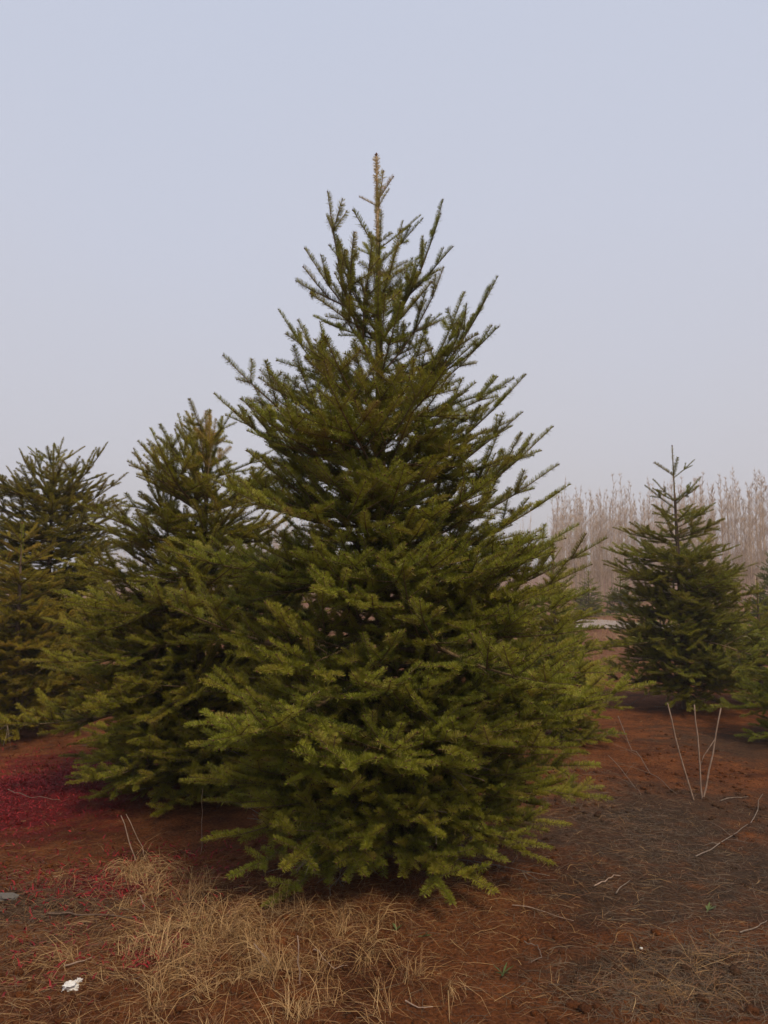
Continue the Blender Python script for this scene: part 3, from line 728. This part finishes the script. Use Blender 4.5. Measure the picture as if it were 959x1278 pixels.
# single things: standing stalks, fallen sticks, blades, scraps
def stalk(pts, rad, name, label, cat, group=None, mat='stalk', twigs=()):
    tb = Tubes(); pts = [Vector(p) for p in pts]
    tb.add(pts, rad, 6)
    for tw in twigs: tb.add([Vector(p) for p in tw], [rad[-1] * .8] * (len(tw) - 1) + [rad[-1] * .5], 4)
    o = mesh_obj(name, tb.mesh(name, [M[mat]])); tag(o, label, cat, group); return o
def upright(px0, py0, px1, py1, r, bow=0.01, n=7, seed=0, lean=0):
    b = on_ground(px0, py0); b.z = gz(b.x, b.y) - .02; t_ = at_depth(px1, py1, b.y + lean); rr = random.Random(seed)
    P = [b.lerp(t_, i / (n - 1)) + Vector((rr.gauss(0, .003) + bow * math.sin(math.pi * i / (n - 1)), 0, 0)) for i in range(n)]
    return P, np.linspace(r, r * .72, n)
G = 'cut dry stalks on the right'
P, rd = upright(866, 1000, 834, 878, .0062, -.008, seed=1); stalk(P, rd, 'dry_stalk', 'thin pale dry stalk leaning left, leftmost of the three on the right', 'stalk', G)
P, rd = upright(876, 1000, 867, 880, .0064, .006, seed=2); stalk(P, rd, 'dry_stalk', 'thin pale dry stalk standing between two others on the right', 'stalk', G)
P, rd = upright(877, 999, 899, 884, .0066, .008, seed=3)
tw = [P[4], P[4].lerp(P[2], .55) + Vector((-.06, 0, 0)), P[2] + Vector((-.075, 0, .0))]
stalk(P, rd, 'dry_stalk', 'thin pale dry stalk leaning right with a broken side twig', 'stalk', G, twigs=[tw])
GB = 'single straws in the dead grass at lower left'
for i, (a, lab, wd) in enumerate([((375, 1248, 370, 1168), 'straight pale straw standing upright at the edge of the dead grass', .0034),
                              ((170, 1072, 151, 1018), 'tall tawny grass blade left of its pair, below the left firs', .004),
                              ((184, 1070, 158, 1016), 'tall tawny grass blade right of its pair, below the left firs', .003),
                              ((344, 1232, 318, 1178), 'slanting pale straw in the middle of the golden dead grass', .003),
                              ((181, 1143, 174, 1117), 'short pale straw leaning left above the golden dead grass', .0035),
                              ((251, 1062, 252, 985), 'very thin upright stem in front of the left fir', .0018)]):
    P, rd = upright(*a, wd, .004, seed=20 + i); stalk(P, rd, 'grass_blade', lab, 'straw', GB)
def stick(label, pix, r, mat='dead', tw=(), h=0.012, seed=0):
    rr = random.Random(seed); pts = []
    for i in range(len(pix) - 1):
        a, b = on_ground(*pix[i]), on_ground(*pix[i + 1])
        for k in range(4): pts.append(a.lerp(b, k / 4))
    pts.append(on_ground(*pix[-1]))
    for p in pts: p.x += rr.gauss(0, .003); p.y += rr.gauss(0, .006); p.z = gz(p.x, p.y) + h * rr.uniform(.5, 1.2)
    tws = []
    for (i, dx, dy, dz) in tw:
        p = pts[i]; q = p + Vector((dx, dy, dz)); tws.append([p, p.lerp(q, .5) + Vector((0, 0, .01)), q])
    n = len(pts)
    return stalk(pts, np.linspace(r, r * .45, n) * .72, 'fallen_stick', label, 'stick', 'sticks lying on the soil', mat, tws)
stick('forked fallen stick at right, below the three stalks', [(868, 1077), (905, 1050), (934, 1030)], .006, tw=[(4, .09, -.12, .02), (5, -.05, .2, .03), (3, -.1, -.05, .01)], seed=1)
stick('straight fallen stick lying right of the three stalks', [(898, 1003), (935, 998)], .006, seed=2)
stick('bent upright twig near the right edge below the stalks', [(938, 1035), (952, 1000)], .005, seed=3, h=.05)
stick('long curved stick on the bare red soil right of the large fir', [(640, 1142), (672, 1147), (716, 1162)], .004, 'stalk', seed=4)
stick('short pale stick pair piece on the grey litter', [(742, 1114), (760, 1104), (775, 1100)], .006, 'stalk', seed=5)
stick('thin stick beside the short pale one on the grey litter', [(768, 1124), (786, 1106)], .005, seed=6)
stick('long dark twig slanting from under the large fir at right', [(772, 900), (790, 945), (812, 975), (845, 1000)], .0055, tw=[(3, -.15, -.1, .12), (6, -.22, .05, .10), (8, -.25, .1, .06), (5, -.2, -.2, .05)], h=.06, seed=7)
stick('branching twig below the dark slanting one', [(760, 950), (790, 985), (800, 1000)], .004, tw=[(3, .12, .1, .08), (5, -.12, .1, .05)], h=.04, seed=8)
stick('pale twig at the right edge of the soil', [(925, 1180), (945, 1172), (958, 1163)], .005, seed=9)
stick('pale bent straw right of the golden dead grass', [(392, 1207), (415, 1226), (432, 1222)], .0038, 'stalk', seed=10)
stick('pale stick in the dead grass above the white scrap', [(80, 1226), (112, 1213)], .0055, 'stalk', seed=11)
stick('dark rotten stick lying across the dead grass at left', [(60, 1152), (110, 1152), (180, 1155)], .008, 'bark', seed=12)
stick('hooked root loop on the bare soil at bottom', [(655, 1190), (672, 1196), (675, 1210), (662, 1218)], .0035, seed=13)
stick('small twig at bottom of the bare soil', [(505, 1266), (540, 1274)], .0045, 'stalk', seed=14)
stick('long thin twig at the left edge by the crimson patch', [(10, 985), (40, 993), (75, 996)], .004, seed=15, h=.03)
stick('rusty twig heap stick under the left edge firs', [(5, 930), (30, 905), (62, 890)], .006, tw=[(3, .1, .2, .1), (5, .15, -.1, .12)], h=.08, seed=16)

# white crumpled scrap, stone and crumb
def lump(name, p, size, seed, mat, label, cat, rough=.22):
    import bmesh
    bm = bmesh.new(); bmesh.ops.create_icosphere(bm, subdivisions=3, radius=1); rr = np.random.RandomState(seed)
    k = [(norm(rr.normal(size=3)), rr.uniform(1.2, 7), rr.rand() * 6) for _ in range(14)]
    for v in bm.verts:
        c = np.array(v.co); s = 1 + rough * sum(math.sin(f * 2 * np.dot(c, d) + ph) for d, f, ph in k) / 3
        v.co = Vector(c * s)
        v.co.x *= size[0]; v.co.y *= size[1]; v.co.z *= size[2]
    me = bpy.data.meshes.new(name); bm.to_mesh(me); bm.free(); me.materials.append(mat)
    o = mesh_obj(name, me); o.location = (p.x, p.y, gz(p.x, p.y) + size[2] * .6); tag(o, label, cat); return o
mw, t_, b_ = new_mat('white_paper')
nn = noise(t_, 30, 4, .6); t_.links.new(ramp(t_, [(.3, (.50, .47, .44)), (.7, (.72, .70, .67))], nn), b_.inputs['Base Color']); b_.inputs['Roughness'].default_value = .8
ms, t_, b_ = new_mat('grey_stone')
nn = noise(t_, 40, 5, .6); t_.links.new(ramp(t_, [(.3, (.06, .05, .045)), (.7, (.13, .115, .10))], nn), b_.inputs['Base Color']); b_.inputs['Roughness'].default_value = .9
lump('paper_scrap', on_ground(86, 1253), (.030, .022, .018), 3, mw, 'crumpled white scrap in the dead grass at lower left', 'litter', .3)
lump('paper_crumb', on_ground(97, 1243), (.011, .011, .010), 5, mw, 'small white crumb touching the crumpled white scrap', 'litter', .3)
lump('stone', on_ground(6, 1127), (.055, .035, .018), 6, ms, 'flat grey stone at the left edge', 'stone', .15)
lump('pebble', on_ground(801, 1196), (.0065, .006, .005), 8, mw, 'tiny white pebble on the bare soil at lower right', 'pebble', .1)
# small green weeds
def weed(px, py, seed, label, s=1):
    rr = random.Random(seed); p = on_ground(px, py); V = []; Fq = []; T = []
    for i in range(6):
        az = rr.uniform(0, 6.28); el = rr.uniform(.3, 1.1); L = rr.uniform(.03, .065) * s; w = rr.uniform(.004, .007) * s
        d = Vector((math.cos(az) * math.cos(el), math.sin(az) * math.cos(el), math.sin(el))); sd_ = Vector((-math.sin(az), math.cos(az), 0))
        n0 = len(V)
        for f, ww in ((0, .4), (.5, 1), (1, .15)):
            c = d * L * f + Vector((0, 0, -.012 * f * f)); V += [c - sd_ * w * ww, c + sd_ * w * ww]
        Fq += [(n0, n0 + 1, n0 + 3, n0 + 2), (n0 + 2, n0 + 3, n0 + 5, n0 + 4)]; T += [rr.random()] * 6
    o = mesh_obj('weed', mesh_np('weed', np.array(V), np.array(Fq), [M['leaf_green']], {'tint': T})); o.location = (p.x, p.y, gz(p.x, p.y))
    tag(o, label, 'weed', 'green weeds on the soil')
weed(628, 1228, 1, 'tiny green weed on the bare red soil at bottom'); weed(530, 1180, 2, 'tiny green weed in the soil below the large fir', .9)
weed(495, 1172, 4, 'small dull weed left of the tiny green one below the large fir', .8); weed(884, 1146, 3, 'dull green weed on the dark soil at right', .9)

# ------------------------------------------------------------------ thin spring haze over the whole plantation
mh = bpy.data.materials.new('haze_air'); mh.use_nodes = True; t = mh.node_tree; t.nodes.clear()
oo = t.nodes.new('ShaderNodeOutputMaterial'); pv = t.nodes.new('ShaderNodeVolumePrincipled')
pv.inputs['Color'].default_value = (.93, .90, .92, 1); pv.inputs['Density'].default_value = 0.0016; pv.inputs['Anisotropy'].default_value = 0.2
t.links.new(pv.outputs[0], oo.inputs['Volume'])
x0, x1, y0, y1, z0, z1 = -1000, 1000, -220, 1500, -1.5, 24
V = np.array([(x, y, z) for z in (z0, z1) for y in (y0, y1) for x in (x0, x1)])
hz = mesh_obj('haze', mesh_np('haze', V, np.array([(0, 2, 3, 1), (4, 5, 7, 6), (0, 1, 5, 4), (2, 6, 7, 3), (0, 4, 6, 2), (1, 3, 7, 5)]), [mh]))
tag(hz, 'pale haze in the air over the plantation', 'haze', kind='stuff')
